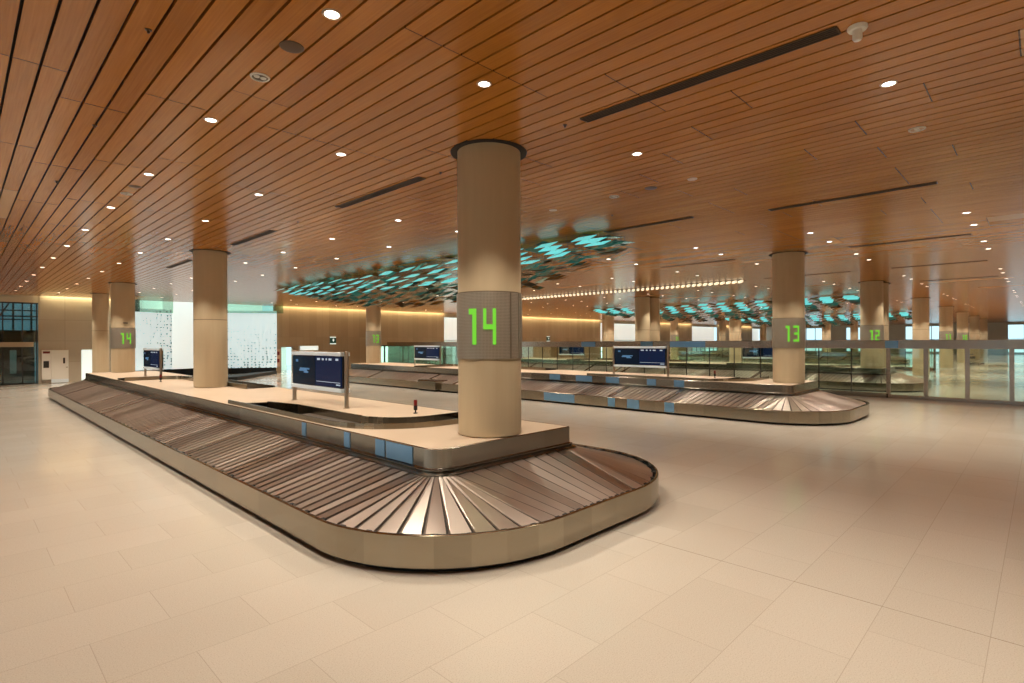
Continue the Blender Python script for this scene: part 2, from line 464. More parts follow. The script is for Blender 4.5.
# ------------------------------------------------------------------ door and wall fittings, left
d = structure(MB().box(4.31, 5.18, Y1-.06, Y1-.01, .02, 2.12).build('door_1', M['white'], bevel=.01))
MB().box(4.90, 5.00, Y1-.075, Y1-.06, 1.25, 1.62).build('vision_panel', M['dark'], d)
MB().box(5.04, 5.14, Y1-.12, Y1-.06, .98, 1.03).build('door_handle', M['steelpost'], d)
MB().box(4.31, 5.18, Y1-.075, Y1-.06, .02, .25).build('kick_plate', M['silver'], d)
r = empty('hose_cabinet', (4.07, Y1-.1, .25))
MB().box(-.22, .22, -.08, .08, 0, 1.88).build('cabinet_body', M['white'], r, bevel=.01)
MB().box(-.17, .17, -.1, -.08, 1.66, 1.80).build('red_label', M['red'], r)
MB().box(-.15, .12, -.1, -.08, .75, 1.18).build('dark_window', M['dark'], r)
MB().box(-.22, .22, -.06, .09, -.25, 0).build('plinth', M['bronze'], r)
tag(r, 'white fire hose cabinet with dark window left of the white door', 'cabinet')
d2 = structure(MB().box(5.85, 6.65, Y1-.05, Y1-.01, .02, 2.12).build('door_2', M['exitwhite']))  # door leaf glows by itself in the sign white
f = MB()
for x in (18.95, 19.95): f.box(x, x+.1, Y1+.02, Y1+.2, 0, 2.25)
f.box(18.95, 20.05, Y1+.02, Y1+.2, 2.15, 2.25)
structure(f.build('door_3', M['steelpost']))
r = empty('wall_light_box', (21.35, Y1-.12, 1.85))
MB().box(-.85, .85, -.1, .1, 0, .42).build('housing', M['white'], r, bevel=.02)
MB().box(-.8, .8, -.11, -.1, .04, .38).build('lit_front', M['exitwhite'], r)
tag(r, 'white wall light box seen just above the nearest flight display', 'light box')
# doorway beside curved screen: signs
r = empty('notice_sign', (18.72, Y1-.12, .55))
MB().box(-.2, .2, -.03, .03, 0, 1.45).build('board', mat('salmon_board', (.60, .40, .28), .6), r)
for z in (.95, .35):
    MB().box(-.13, .10, -.05, -.03, z, z+.3).build('dark_symbol', M['red'], r)
tag(r, 'pale orange notice board with two dark red squares beside bright doorway', 'sign')
r = empty('exit_sign', (23.62, Y1-.08, 2.38))
MB().box(-.26, .26, -.06, .06, .08, .58).build('panel', M['exitgreen'], r)
MB().box(-.26, .26, -.065, .065, .58, .66).build('top_strip', M['exitwhite'], r)
MB().box(-.26, .26, -.065, .065, 0, .08).build('bottom_strip', M['exitwhite'], r)
g_ = MB().box(-.1, .1, -.075, -.06, .34, .40); g_.box(-.03, .03, -.075, -.06, .22, .5); g_.build('symbol', M['exitwhite'], r)
tag(r, 'small dark green exit sign with white strips on beige wall', 'sign')
er2 = dup(r); er2.location = (53.2, Y1-.08, 2.55); er2['label'] = 'small dark exit sign seen above the glass partition header'

# curved white screens between the wall segments
def arc_pts(p0, p1, sag, n=20):
    (xa, ya), (xb, yb) = p0, p1
    out = []
    dx, dy = xb-xa, yb-ya; L = math.hypot(dx, dy); nx, ny = -dy/L, dx/L
    for i in range(n+1):
        t = i/n; s = 4*sag*t*(1-t); out.append((xa+dx*t+nx*s, ya+dy*t+ny*s))
    return out
def strip_wall(name, pts, z0, z1, m, th=.12):
    w = MB(); n = len(pts)
    top = [(x, y) for x, y in pts]; back = [(x, y+th) for x, y in pts]
    w.prism(top + back[::-1], z0, z1)
    return structure(w.build(name, m))
strip_wall('wall_curved', arc_pts((8.0, 44.6), (11.25, 46.2), .3), .62, 5.0, M['screen_a'])
strip_wall('wall_curved', arc_pts((10.9, 47.2), (15.4, 48.2), .2), .55, 6.2, M['screen_b'])
strip_wall('wall_curved', arc_pts((14.4, 47.6), (18.55, 45.2), .55), .48, 5.15, M['screen_c'])
strip_wall('trim_5', arc_pts((8.0, 44.2), (11.25, 45.8), .3), 4.72, 6.2, M['fascia'], .03)
strip_wall('trim_6', arc_pts((14.4, 47.2), (18.9, 44.75), .55), 4.95, 5.95, M['fascia'], .03)
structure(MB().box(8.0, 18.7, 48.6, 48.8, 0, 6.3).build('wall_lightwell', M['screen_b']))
strip_wall('trim_7', arc_pts((8.0, 44.7), (11.2, 46.3), .3), 0, .62, M['spandrel'], .1)
strip_wall('trim_7', arc_pts((10.9, 47.2), (15.4, 48.2), .2), 0, .55, M['spandrel'], .1)
strip_wall('trim_7', arc_pts((14.4, 47.65), (18.5, 45.25), .55), 0, .48, M['spandrel'], .1)
tag(MB().prism([(9.3, 44.2), (12.4, 38.9), (13.3, 38.9), (18.3, 44.6), (18.0, 44.9), (13.0, 41.0), (9.6, 44.9)], 0, .24).build('floor_upstand', M['black']),
    'low black wedge shaped upstand on floor before the curved white screens', 'upstand')

# ------------------------------------------------------------------ columns with numbered bands
DIG = {  # strokes in unit digit box: x0,x1,z0,z1 (x grows to the right as read)
 '1': [(.42,.74,0,1),(.10,.42,.84,1)],
 '2': [(0,1,.86,1),(.74,1,.5,1),(0,1,.43,.57),(0,.26,0,.5),(0,1,0,.14)],
 '3': [(0,1,.86,1),(.74,1,0,1),(.12,1,.43,.57),(0,1,0,.14)],
 '4': [(0,.24,.42,1),(0,1,.42,.56),(.74,1,0,1)],
 '0': [(0,.26,0,1),(.74,1,0,1),(0,1,.86,1),(0,1,0,.14)],
}
CR = .498
def digit_mesh(ch, a0, w, z0, h, R):
    b = MB()
    for xa, xb, za, zb in DIG[ch]:
        n = 4; pts = []
        for i in range(n+1):
            t = xa+(xb-xa)*i/n; a = a0 + t*w/R      # as read, x to the right = angle increasing (seen from outside)
            pts.append(a)
        for i in range(n):
            for r0, r1 in ((R, R+.012),):
                P = []
                for a in (pts[i], pts[i+1]):
                    for r in (r0, r1):
                        for z in (z0+za*h, z0+zb*h): P.append((r*math.cos(a), r*math.sin(a), z))
                k = len(b.v); b.v += P
                for q in ((2,6,7,3),(0,1,5,4),(3,7,5,1),(0,4,6,2),(0,2,3,1),(4,5,7,6)):
                    b.f.append(tuple(k+j for j in q)); b.mi.append(0)
    return b
def make_shaft(zb):
    return MB().lathe([(0, zb), (CR+.012, zb), (CR+.012, zb+.03), (CR, zb+.035), (CR, CEIL+.1), (0, CEIL+.1)], 56)
shaft_deck = None
def column(x, y, zb, number, face, label, group='round beige columns'):
    r = empty('column', (x, y, zb))
    s = make_shaft(0 if False else 0)
    b = MB().lathe([(CR-.03, 0), (CR-.03, .018), (CR, .02), (CR, CEIL-zb-.02)], 56)
    # z of the seam pattern is in world height: shift object so that local z == world z
    sh = MB().lathe([(CR-.03, zb), (CR-.03, zb+.018), (CR, zb+.02), (CR, CEIL)], 56).build('shaft', M['column'], r, smooth=True, loc=(0, 0, -zb))
    MB().lathe([(CR, CEIL-.010), (CR+.095, CEIL-.010), (CR+.100, CEIL-.016), (CR+.108, CEIL-.010), (CR+.108, CEIL+.02)], 56).build('ceiling_collar', M['slotdark'], r, smooth=True, loc=(0, 0, -zb))
    if number:
        bd = MB().lathe([(CR, 2.29), (CR+.02, 2.29), (CR+.02, 3.295), (CR, 3.295)], 72).build('number_band', M['sign'], r, smooth=True, loc=(0, 0, -zb))
        R = CR+.021; w = .19; gap = .06; h = .54
        tot = 2*w+gap
        a = math.radians(face) - tot/2/R
        for ch in number:
            digit_mesh(ch, a, w, 2.505, h, R).build('digit', M['green'], bd)
            a += (w+gap)/R
        for da in (52, 74, 84):
            aa = math.radians(face+da)
            o = MB().box(R-.004, R+.004, -.012, .012, 2.293, 3.292).build('seam_strip', M['signframe'], bd); o.rotation_euler = (0, 0, aa)
    tag(r, label, 'column', group, 'thing')
    return r
c14 = column(5.925, 6.28, 1.1, '14', 213, 'largest beige round column with green 14 standing on the nearest carousel')
column(5.9, 19.65, 1.1, None, 0, 'plain beige round column in the middle of the nearest carousel')
cf = column(5.9, 33.0, 1.1, '14', 272, 'beige round column with small green 14 at far end of nearest carousel')
MB().box(-.09, .09, -CR-.06, -CR+.01, 3.52-1.1, 3.57-1.1).build('camera_bracket', M['dark'], cf)
cw = column(6.2, 41.0, 0, None, 0, 'beige round column on the floor before the grey stone wall'); cw.scale = (.84, .84, 1)
column(20.15, 6.3, 1.1, '13', 210, 'beige round column with green 13 on the second carousel')
column(20.15, 33.0, 1.1, '13', 255, 'slim far beige column with small green 13 before the beige wall')
column(32.95, 6.3, 1.1, '12', 204, 'beige round column with green 12 behind the glass partition')
column(34.3, 6.3, 1.1, None, 0, 'beige round column half hidden behind the column numbered 12')
column(32.95, 19.65, 1.1, None, 0, 'left column of the close pair seen above the right-hand screen of second carousel')
column(34.3, 19.65, 1.1, None, 0, 'right column of the close pair, shaded by its neighbour')
column(34.0, 33.0, 1.1, '12', 250, 'distant beige column hidden low behind the glass partition, near the far wall')
column(48.65, 6.3, 0, None, 0, 'plain beige column on the floor seen through the first glazed door')
for i, (x, nm) in enumerate(((62.9, '11'), (77.15, '10'), (91.4, None), (105.65, None))):
    column(x, 6.3, 0, nm or ('10' if False else None), 205, ('distant beige column with green number third beyond the 12 column', 'distant beige column with green number fourth beyond the 12 column', 'distant beige column fifth beyond the 12 column', 'most distant beige column of the front row')[i])
for x, y, nm in ((48.65, 19.65, None), (48.65, 33.0, None), (62.9, 33.0, '11'), (62.9, 19.65, None), (77.15, 33.0, None), (77.15, 19.65, None), (91.4, 19.65, None), (62.5, 43, None), (93.0, 33.0, None)):
    column(x, y, 0, nm, 250, 'distant beige column among those above the glass partition header', 'distant columns above the partition')

# ------------------------------------------------------------------ baggage carousels (local coords: x,y of the first one)
def rrect(x0, x1, y0, y1, R, nstr_x, nstr_y, nc):
    """closed path of (x,y,nx,ny), counter-clockwise from lower-left corner's end; R per corner (ll, lr, ur, ul)"""
    pts = []
    C = [((x0, y0), PI, 0), ((x1, y0), 1.5*PI, 1), ((x1, y1), 0, 2), ((x0, y1), .5*PI, 3)]
    rr = R if isinstance(R, (tuple, list)) else (R,)*4
    cs = [(x0+rr[0], y0+rr[0]), (x1-rr[1], y0+rr[1]), (x1-rr[2], y1-rr[2]), (x0+rr[3], y1-rr[3])]
    for q in range(4):
        a0 = PI + q*PI/2; cx, cy = cs[q]; r = rr[q]
        for i in range(nc):
            a = a0 + (PI/2)*i/nc
            pts.append((cx+r*math.cos(a), cy+r*math.sin(a), math.cos(a), math.sin(a)))
        a = a0+PI/2; sx, sy = cx+r*math.cos(a), cy+r*math.sin(a)
        nx_, ny_ = cs[(q+1) % 4]; r2 = rr[(q+1) % 4]; ex, ey = nx_+r2*math.cos(a), ny_+r2*math.sin(a)
        n = nstr_x if q in (0, 2) else nstr_y
        for i in range(n):
            t = i/n; pts.append((sx+(ex-sx)*t, sy+(ey-sy)*t, math.cos(a), math.sin(a)))
    return pts
OX0, OX1, OY0, OY1, OR = 3.03, 8.95, 4.15, 35.15, 2.1
IX0, IX1, IY0, IY1 = 4.46, 7.32, 5.77, 33.53
SL_Z0, SL_Z1 = .395, .752

def u_path(xl, xr, cy, y_left, y_right, flip, n=20):
    """U outline: down the left leg, round the end, up the right leg"""
    cx = (xl+xr)/2; R = (xr-xl)/2
    s = -1 if not flip else 1
    p = [(xl, y_left)]
    for i in range(n+1):
        a = PI - PI*i/n
        p.append((cx+R*math.cos(a), cy + s*R*math.sin(a)))
    p.append((xr, y_right))
    return p
def wall_along(path, th, z0, z1):
    """thin upright wall following an open polyline (to the left side of travel)"""
    out = []; n = len(path)
    for i, (x, y) in enumerate(path):
        a = path[max(0, i-1)]; c = path[min(n-1, i+1)]
        dx, dy = c[0]-a[0], c[1]-a[1]; L = math.hypot(dx, dy) or 1
        out.append((x-dy/L*th, y+dx/L*th))
    b = MB()
    for i in range(n-1):
        b.prism([path[i], path[i+1], out[i+1], out[i]], z0, z1)
    return b

def make_carousel():
    r = empty('baggage_carousel', (5.9, 19.65, 0)); L = (-5.9, -19.65, 0)
    outer = rrect(OX0, OX1, OY0, OY1, OR, 24, 120, 16)
    # plinth
    b = MB().sweep(outer, [(-.10, 0), (-.10, .09)])
    b.build('plinth', M['black'], r, loc=L)
    # skirt in welded panels
    sk = MB()
    N = len(outer); step = 8
    starts = []
    i = 0
    while i < N:
        straight = outer[i][2:] == outer[(i+1) % N][2:]
        starts.append((i, min(step if straight else 2, N-i))); i += starts[-1][1]
    for i, step in starts:
        idx = [(i+j) % N for j in range(step+1)]
        sk.sweep([outer[j] for j in idx], [(-.02, .065), (0, .07), (0, .425), (-.012, .436), (-.035, .436), (-.04, .36)], closed=False)
    sk.build('skirt', M['skirt'], r, smooth=True, loc=L)
    # dark inner gap; black lugs model the slat ends' shadow on the rim
    b = MB().sweep(outer, [(-.04, .405), (-.055, .33), (-.16, .33)])
    for j in range(0, N):
        x, y, nx, ny = outer[j]
        if j % 2 == 0: b.box(x-nx*.075-.035, x-nx*.075+.035, y-ny*.075-.035, y-ny*.075+.035, .33, .415, rot=math.atan2(ny, nx))
    b.build('rim_shadow_gap', M['black'], r, loc=L)
    # overlapping slats
    Rb = MB(); Ub = MB()
    no = rrect(OX0+.09, OX1-.09, OY0+.09, OY1-.09, OR-.09, 9, 130, 11)
    ni = rrect(IX0-.11, IX1+.11, IY0-.11, IY1+.11, .34, 9, 130, 11)
    n = len(no)
    for i in range(n):
        j = (i+1) % n
        A, B = no[i], no[j]; C, D = ni[i], ni[j]
        def ext(p, q, t): return (p[0]+(q[0]-p[0])*t, p[1]+(q[1]-p[1])*t)
        a0 = ext(A, B, .055); b0 = ext(A, B, .945); c0 = ext(C, D, .055); d0 = ext(C, D, .945)
        h = .012; dz = .022; k0 = len(Rb.v); e0 = ext(A, B, .13); g0 = ext(C, D, .15)
        Rb.v += [(a0[0], a0[1], SL_Z0), (b0[0], b0[1], SL_Z0+h), (d0[0], d0[1], SL_Z1+h), (c0[0], c0[1], SL_Z1),
                 (a0[0], a0[1], SL_Z0-dz), (b0[0], b0[1], SL_Z0-dz), (d0[0], d0[1], SL_Z1-dz), (c0[0], c0[1], SL_Z1-dz),
                 (e0[0], e0[1], SL_Z0+.001), (g0[0], g0[1], SL_Z1+.001)]
        for q, mi in (((0, 8, 9, 3), 1), ((8, 1, 2, 9), 0), ((0, 4, 5, 1, 8), 0), ((1, 5, 6, 2), 0), ((2, 6, 7, 3, 9), 0), ((3, 7, 4, 0), 1)):
            Rb.f.append(tuple(k0+t for t in q)); Rb.mi.append(mi)
        Ub.quad((A[0], A[1], SL_Z0-.026), (B[0], B[1], SL_Z0-.026), (D[0], D[1], SL_Z1-.026), (C[0], C[1], SL_Z1-.026))
    Rb.build('slat_belt', [M['slat'], M['slatedge']], r, loc=L)
    Ub.build('belt_underlay', M['underlay'], r, loc=L)
    # inner stainless wall with bottom ledge
    inner = rrect(IX0, IX1, IY0, IY1, (.27, .03, .27, .03), 8, 40, 6)
    iw = MB(); N2 = len(inner); st = 6
    i = 0; starts = []
    while i < N2:
        straight = inner[i][2:] == inner[(i+1) % N2][2:]
        starts.append((i, min(st if straight else 1, N2-i))); i += starts[-1][1]
    for i, st in starts:
        idx = [(i+j) % N2 for j in range(st+1)]
        iw.sweep([inner[j] for j in idx], [(.12, .765), (.03, .80), (.05, .815), (.05, .825), (.004, .835), (0, .84), (0, 1.095), (-.008, 1.102), (-.03, 1.102)], closed=False)
    iw.build('inner_wall', M['wallsteel'], r, loc=L)
    # deck with two U-shaped channels
    def fillet(p, c, q, R, n=14):
        # p -> corner c -> q (axis aligned) with rounded corner
        d1 = ((p[0]-c[0]), (p[1]-c[1])); L1 = math.hypot(*d1); d1 = (d1[0]/L1, d1[1]/L1)
        d2 = ((q[0]-c[0]), (q[1]-c[1])); L2 = math.hypot(*d2); d2 = (d2[0]/L2, d2[1]/L2)
        o = (c[0]+(d1[0]+d2[0])*R, c[1]+(d1[1]+d2[1])*R); out = [p]
        for k in range(n+1):
            t = k/n*PI/2; out.append((o[0]-d2[0]*R*math.cos(t)-d1[0]*R*math.sin(t), o[1]-d2[1]*R*math.cos(t)-d1[1]*R*math.sin(t)))
        return out + [q]
    chans = [(fillet((4.58, 13.9), (4.58, 7.45), (7.24, 7.45), 1.45), [(5.30, 13.5), (5.52, 12.3)] + fillet((5.52, 12.2), (5.52, 8.5), (7.24, 8.5), 1.0)[1:], 1),
             (fillet((7.20, 17.8), (7.20, 26.3), (4.52, 26.3), 1.45), fillet((6.38, 17.8), (6.38, 25.1), (4.52, 25.1), .8), -1)]
    bm = bmesh.new()
    def loop(pts):
        vs = [bm.verts.new((x, y, 1.1)) for x, y in pts]
        return [bm.edges.new((vs[i], vs[(i+1) % len(vs)])) for i in range(len(vs))]
    ed = loop([(x-nx*.02, y-ny*.02) for x, y, nx, ny in inner])
    for o, i, s_ in chans: ed += loop(o + i[::-1])
    bmesh.ops.triangle_fill(bm, use_beauty=True, use_dissolve=False, edges=ed)
    for f_ in bm.faces:
        if f_.normal.z < 0: f_.normal_flip()
    me = bpy.data.meshes.new('deck'); bm.to_mesh(me); bm.free(); me.materials.append(M['deck'])
    dk = bpy.data.objects.new('deck', me); COL.objects.link(dk); dk.parent = r; dk.location = L
    for o, i, s_ in chans:
        near = s_ > 0
        wall_along(o, -.04, .78, 1.19 if near else 1.16).build('channel_curb', M['curb'], r, loc=L)
        wall_along(i, .04, .78, 1.12 if near else 1.24).build('channel_curb', M['curb'], r, loc=L)
        b = MB(); y0 = 11.7 if near else 19.5
        if near: b.prism([(4.58, y0), (5.52, y0), (5.52, 12.3), (5.3, 13.5), (4.58, 13.9)], .5, .52, mi=1)
        cut = [p for p in o if p[1] <= y0] if near else [p for p in o if p[1] >= y0]
        cui = [p for p in i if p[1] <= y0] if near else [p for p in i if p[1] >= y0]
        e0 = (o[0][0], y0); e1 = (i[1][0], y0)
        poly = [e0] + cut + cui[::-1] + [e1]
        bm = bmesh.new(); vs = [bm.verts.new((x, y, .97)) for x, y in poly]
        bmesh.ops.triangle_fill(bm, use_beauty=True, use_dissolve=False, edges=[bm.edges.new((vs[k], vs[(k+1) % len(vs)])) for k in range(len(vs))])
        me = bpy.data.meshes.new('channel_belt'); bm.to_mesh(me); bm.free(); me.materials.append(M['chanbelt'])
        ob = bpy.data.objects.new('channel_belt', me); COL.objects.link(ob); ob.parent = r; ob.location = L
        b.box(min(o[0][0], i[0][0])-.02, max(o[0][0], i[0][0])+.02, (13.88 if near else 17.74), (13.94 if near else 17.8), .5, 1.10)
        b.build('channel_pit', [M['steelpost'], M['black']], r, loc=L)
    tag(r, 'nearest long baggage carousel with sloping metal slats and stone deck', 'baggage carousel', 'sloped baggage carousels')
    return r
car = make_carousel()
def carousel_copy(dx, label, dy=0):
    c = dup(car); c.location = (5.9+dx, 19.65+dy, 0); c['label'] = label; return c
car13 = carousel_copy(BAY, 'second baggage carousel carrying the 13 column in front of the glass partition')
carousel_copy(2*BAY, 'third baggage carousel carrying the 12 column behind the glass partition')
carousel_copy(64.2, 'farthest baggage carousel seen low through the glazed doors', 6)
# thin blue patches laid over some stainless panels
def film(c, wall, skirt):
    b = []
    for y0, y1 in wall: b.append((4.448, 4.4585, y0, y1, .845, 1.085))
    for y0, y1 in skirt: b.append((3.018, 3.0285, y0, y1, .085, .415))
    for q in b: tag(MB().box(*q).build('blue_patch', M['film'], c, loc=(-5.9, -19.65, 0)), 'blue patch on steel panel')
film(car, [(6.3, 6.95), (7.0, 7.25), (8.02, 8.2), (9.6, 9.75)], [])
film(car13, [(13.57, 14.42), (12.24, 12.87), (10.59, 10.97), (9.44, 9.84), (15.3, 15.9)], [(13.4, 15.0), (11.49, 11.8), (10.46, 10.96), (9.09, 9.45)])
# stainless step box against the second carousel's skirt
r = empty('skirt_access_box', (17.2, 22.9, 0))
MB().box(-.14, .75, -.75, .75, .09, .56).build('box_body', M['skirt'], r, bevel=.03)
MB().box(-.08, .7, -.68, .68, 0, .09).build('plinth', M['black'], r)
tag(r, 'stainless access box standing proud of the second carousel skirt', 'access box')

# ------------------------------------------------------------------ flight screens on posts (face -x), local origin midway between posts on the deck
def make_screen():
    r = empty('flight_information_display', (5.98, 12.2, 1.1)); H2 = 1.3
    for s in (-1, 1):
        MB().lathe([(.0, 0), (.075, 0), (.075, .012), (.046, .014), (.046, 1.235), (.04, 1.245), (0, 1.245)], 20, (0, s*H2)).build('post', M['steelpost'], r, smooth=True)
    MB().box(-.05, .11, -H2+.08, H2-.08, .42, 1.16).build('housing', M['dark'], r, bevel=.01)
    MB().box(-.11, .12, -H2+.06, H2-.06, 1.14, 1.225).build('top_bezel', M['silver'], r, bevel=.01)
    MB().box(-.11, .12, -H2+.06, H2-.06, .34, .43).build('bottom_bezel', M['silver'], r, bevel=.01)
    # seen from -x, +y is on the left
    a = MB().box(-.085, -.05, .015, H2-.10, .45, 1.13).build('screen', M['screenL'], r)
    b = MB().box(-.085, -.05, -H2+.10, -.015, .45, 1.13).build('screen', M['screenR'], r)
    g = MB()
    g.prism([(0, 0)], 0, 0) if False else None
    for (y0, y1, z0, z1) in ((.30, .80, .80, .84), (.42, .84, .76, .80), (.36, .60, .72, .76), (.90, 1.02, .98, 1.04)):
        g.box(-.088, -.085, y0, y1, z0, z1)
    g.build('picture', M['glowblue'], a)
    g = MB()
    for y0, w in ((-.10, .14), (-.34, .08), (-.52, .06), (-.66, .13), (-.98, .12)):
        g.box(-.088, -.085, y0-w, y0, 1.04, 1.085)
    g.box(-.088, -.085, -1.18, -.06, .545, .555); g.box(-.088, -.085, -1.18, -1.0, .49, .515)
    g.build('text_rows', M['glowwhite'], b)
    return r
s1 = make_screen(); tag(s1, 'twin flight display on two posts near the front of nearest carousel', 'display', 'flight displays on the carousels')
for x, y, lab in ((5.85, 26.95, 'dark twin flight display at the far end of the nearest carousel'),
                  (5.98+BAY, 12.2, 'twin flight display on the second carousel right of the 14 column'),
                  (5.98+BAY, 27.0, 'twin flight display at far end of second carousel left of the 14 column'),
                  (5.98+2*BAY, 12.2, 'dark flight display behind glass just left of the 13 column'),
                  (5.98+2*BAY, 27.0, 'small flight display behind glass just right of the 14 column')):
    c = dup(s1); c.location = (x, y, 1.1); c['label'] = lab

# warning beacons
r = empty('warning_beacon', (6.53, 9.12, 1.1))
MB().lathe([(0, 0), (.045, 0), (.045, .015), (.015, .02), (.015, .07)], 16).build('stem', M['dark'], r, smooth=True)
MB().lathe([(.0, .07), (.04, .07), (.04, .16), (0, .16)], 16).build('body', M['black'], r, smooth=True)
MB().lathe([(.038, .16), (.038, .25), (.03, .275), (0, .28)], 16).build('lens', M['red'], r, smooth=True)
tag(r, 'red and black warning beacon beside the 14 column of nearest carousel', 'beacon', 'warning beacons')
for x, y, lab in ((5.37, 23.6, 'small warning beacon beside the far display of the nearest carousel'),
                  (6.53+BAY, 9.2, 'small dark warning beacon on the second carousel left of the 13 column')):
    c = dup(r); c.location = (x, y, 1.1); c['label'] = lab

# ------------------------------------------------------------------ glass partition between carousels 13 and 12
def partition(x, y0, y1, doors_to, label, joints, doors, patches=()):
    r = empty('glass_partition', (x, (y0+y1)/2, 0)); c = (y0+y1)/2
    def B(name, m, *b, bev=0): return MB().box(*b).build(name, m, r, bevel=bev)
    B('header', M['bronze'], -.08, .08, y0-c, y1-c, 2.17, 2.54, bev=.01)
    for fa, fb in patches: tag(B('blue_patch', M['film'], -.086, -.081, fa-c, fb-c, 2.19, 2.52), 'blue patch on steel panel')  # thin blue patches on the header face
    B('kerb', M['wallsteel'], -.06, .06, doors_to-c, y1-c, 0, .20, bev=.01)
    B('sill_rail', M['bronze'], -.05, .05, y0-c, doors_to-c, 0, .15, bev=.01)
    for y in doors: B('post', M['bronze'], -.06, .06, y-.075-c, y+.075-c, .0, 2.17)
    js = sorted(joints)
    for y in js: B('glass_joint', M['dark'], -.012, .012, y-.022-c, y+.022-c, .2, 2.17)
    al = sorted([y0] + js + list(doors) + [y1])
    for a, b in zip(al, al[1:]):
        z0 = .2 if a >= doors_to-.01 else .15
        B('glass_panel', M['glass'], -.006, .006, a+.02-c, b-.02-c, z0, 2.17)
    tag(r, label, 'glass partition'); return r
partition(28.7, -3.2, 44.5, 4.87, 'long glass partition with bronze header and glazed doors behind second carousel',
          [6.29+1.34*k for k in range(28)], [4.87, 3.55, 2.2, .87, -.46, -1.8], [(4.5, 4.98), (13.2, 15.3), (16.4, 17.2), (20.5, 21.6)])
partition(57.3, 6.5, 30.5, 6.5, 'distant glass partition seen through the glazed doors', [8.5+2*k for k in range(11)], [6.5])

# baggage trolleys far beyond the doors
def trolley(x, y, rz):
    r = empty('baggage_trolley', (x, y, 0), rz)
    MB().box(-.45, .45, -.3, .3, .16, .20).build('platform', M['steelpost'], r)
    f = MB(); f.bar((.42, -.3, .2), (.55, -.3, 1.0), .04); f.bar((.42, .3, .2), (.55, .3, 1.0), .04); f.build('frame', M['steelpost'], r)
    MB().bar((.55, -.34, 1.0), (.55, .34, 1.0), .06).build('handle', M['black'], r)
    MB().box(.38, .5, -.3, .3, .55, .8).build('basket', M['dark'], r)
    for px, py in ((-.35, 0), (.35, .25), (.35, -.25)):
        w = MB().lathe([(0, -.025), (.08, -.025), (.08, .025), (0, .025)], 12).build('wheel', M['black'], r); w.location = (px, py, .08); w.rotation_euler = (PI/2, 0, 0)
    return r
t0 = trolley(72, 5.0, 1.4); tag(t0, 'dark baggage trolley on the floor seen through a glazed door', 'trolley', 'far baggage trolleys')
for x, y in ((73.4, 4.9), (74.8, 4.8)):
    c = dup(t0); c.location = (x, y, 0)

# ------------------------------------------------------------------ ceiling fittings
SP = bpy.data.lights.new('downlight_beam', 'SPOT'); SP.energy = 150; SP.color = (1, .885, .72); SP.spot_size = math.radians(100); SP.spot_blend = .4; SP.shadow_soft_size = .06
SP2 = SP.copy(); SP2.energy = 300
SPH = SP.copy(); SPH.energy = 190
SPL = SP.copy(); SPL.energy = 80
def beam_for(x, y, k):
    if k >= 3: return SP2
    if x < 5: return SPH
    return SPL if y < 2 else SP
def make_downlight(lit=True):
    r = empty('downlight', (0, 0, CEIL))
    MB().lathe([(.066, .0), (.066, -.006), (.084, -.009), (.09, .0)], 24).build('trim_ring', M['trimring'], r, smooth=True)
    MB().lathe([(0, -.004), (.067, -.004), (.067, .0)], 24).build('lens', M['lens'] if lit else M['lensoff'], r)
    return r
dl0 = make_downlight(True); dl1 = make_downlight(False)
TH = math.radians(44.31); FX, FY = math.cos(TH), math.sin(TH)
def visible(x, y):
    t = x*FX+y*FY
    if t < 1: return False
    a = 544*(x*FY-y*FX)/t; b = -544*(CEIL-2.55)/t
    return abs(a) < 530 and abs(b) < 345
used = set()
SPECIAL = {(2.41, 4.63): 'largest lit downlight near the top edge left of the smoke detector discs',
           (2.41, 7.98): 'lit downlight second from top in the leftmost downlight row',
           (4.30, 4.63): 'lit downlight directly above the 14 column top',
           (4.30, 7.98): 'lit downlight left of the 14 column, first above the slot vent',
           (7.62, 4.63): 'lit downlight right of the 14 column below the long slot vent',
           (7.62, 1.28): 'large lit downlight in the upper right of the ceiling',
           (16.66, 1.28): 'lit downlight nearest of the line running to the right end',
           (9.53, 4.63): None, (9.53, 7.98): None}
def key(x, y): return (round(x, 2), round(y, 2))
rows = []
for k in range(-1, 8):
    for j, ox in enumerate((2.41, 4.30, 7.62, 9.53)):
        x = ox + BAY*k
        if x < X0+.8 or x > 116: continue
        if k == -1 and j == 0: continue
        dim = k >= 3 and j in (0, 2)
        rows.append((x, dim, k))
spots = []
for x, nolamp, k in rows:
    for n in range(-3, 13):
        y = 1.28+3.35*n
        if y > 44 or (26.6 < x < 28.2 and 10.5 < y < 26): continue
        vis = visible(x, y)
        if not vis and nolamp: continue
        spots.append((0 if vis else 1, x*x+y*y, x, y, nolamp, k))
spots.sort()
rest = MB(); rest_beams = []
for num, (nv, d_, x, y, nolamp, k) in enumerate(spots):
    unlit = (abs(x-9.53) < .01 and 0 < y < 9.5)
    if nv or num >= 285:
        n0 = len(rest.v)
        rest.lathe([(.108, CEIL), (.102, CEIL-.010), (.079, CEIL-.006)], 16, (x, y), 0)
        rest.lathe([(.079, CEIL-.004), (0, CEIL-.004)], 16, (x, y), 1)
        if not nolamp: rest_beams.append((x, y, k))
        continue
    src = dl1 if unlit else dl0
    c = src if src not in used else dup(src)
    used.add(src)
    c.location = (x, y, CEIL)
    lab = SPECIAL.get(key(x, y))
    if unlit: tag(c, 'unlit recessed downlight right of the 14 column in the wood ceiling', 'downlight', 'unlit downlights')
    else: tag(c, lab or 'lit round recessed downlight, one of many small ones in the plank ceiling', 'downlight', 'lit ceiling downlights')
    if not unlit and not nolamp:
        l = bpy.data.objects.new('beam', beam_for(x, y, k)); COL.objects.link(l); l.parent = c; l.location = (0, 0, -.03)
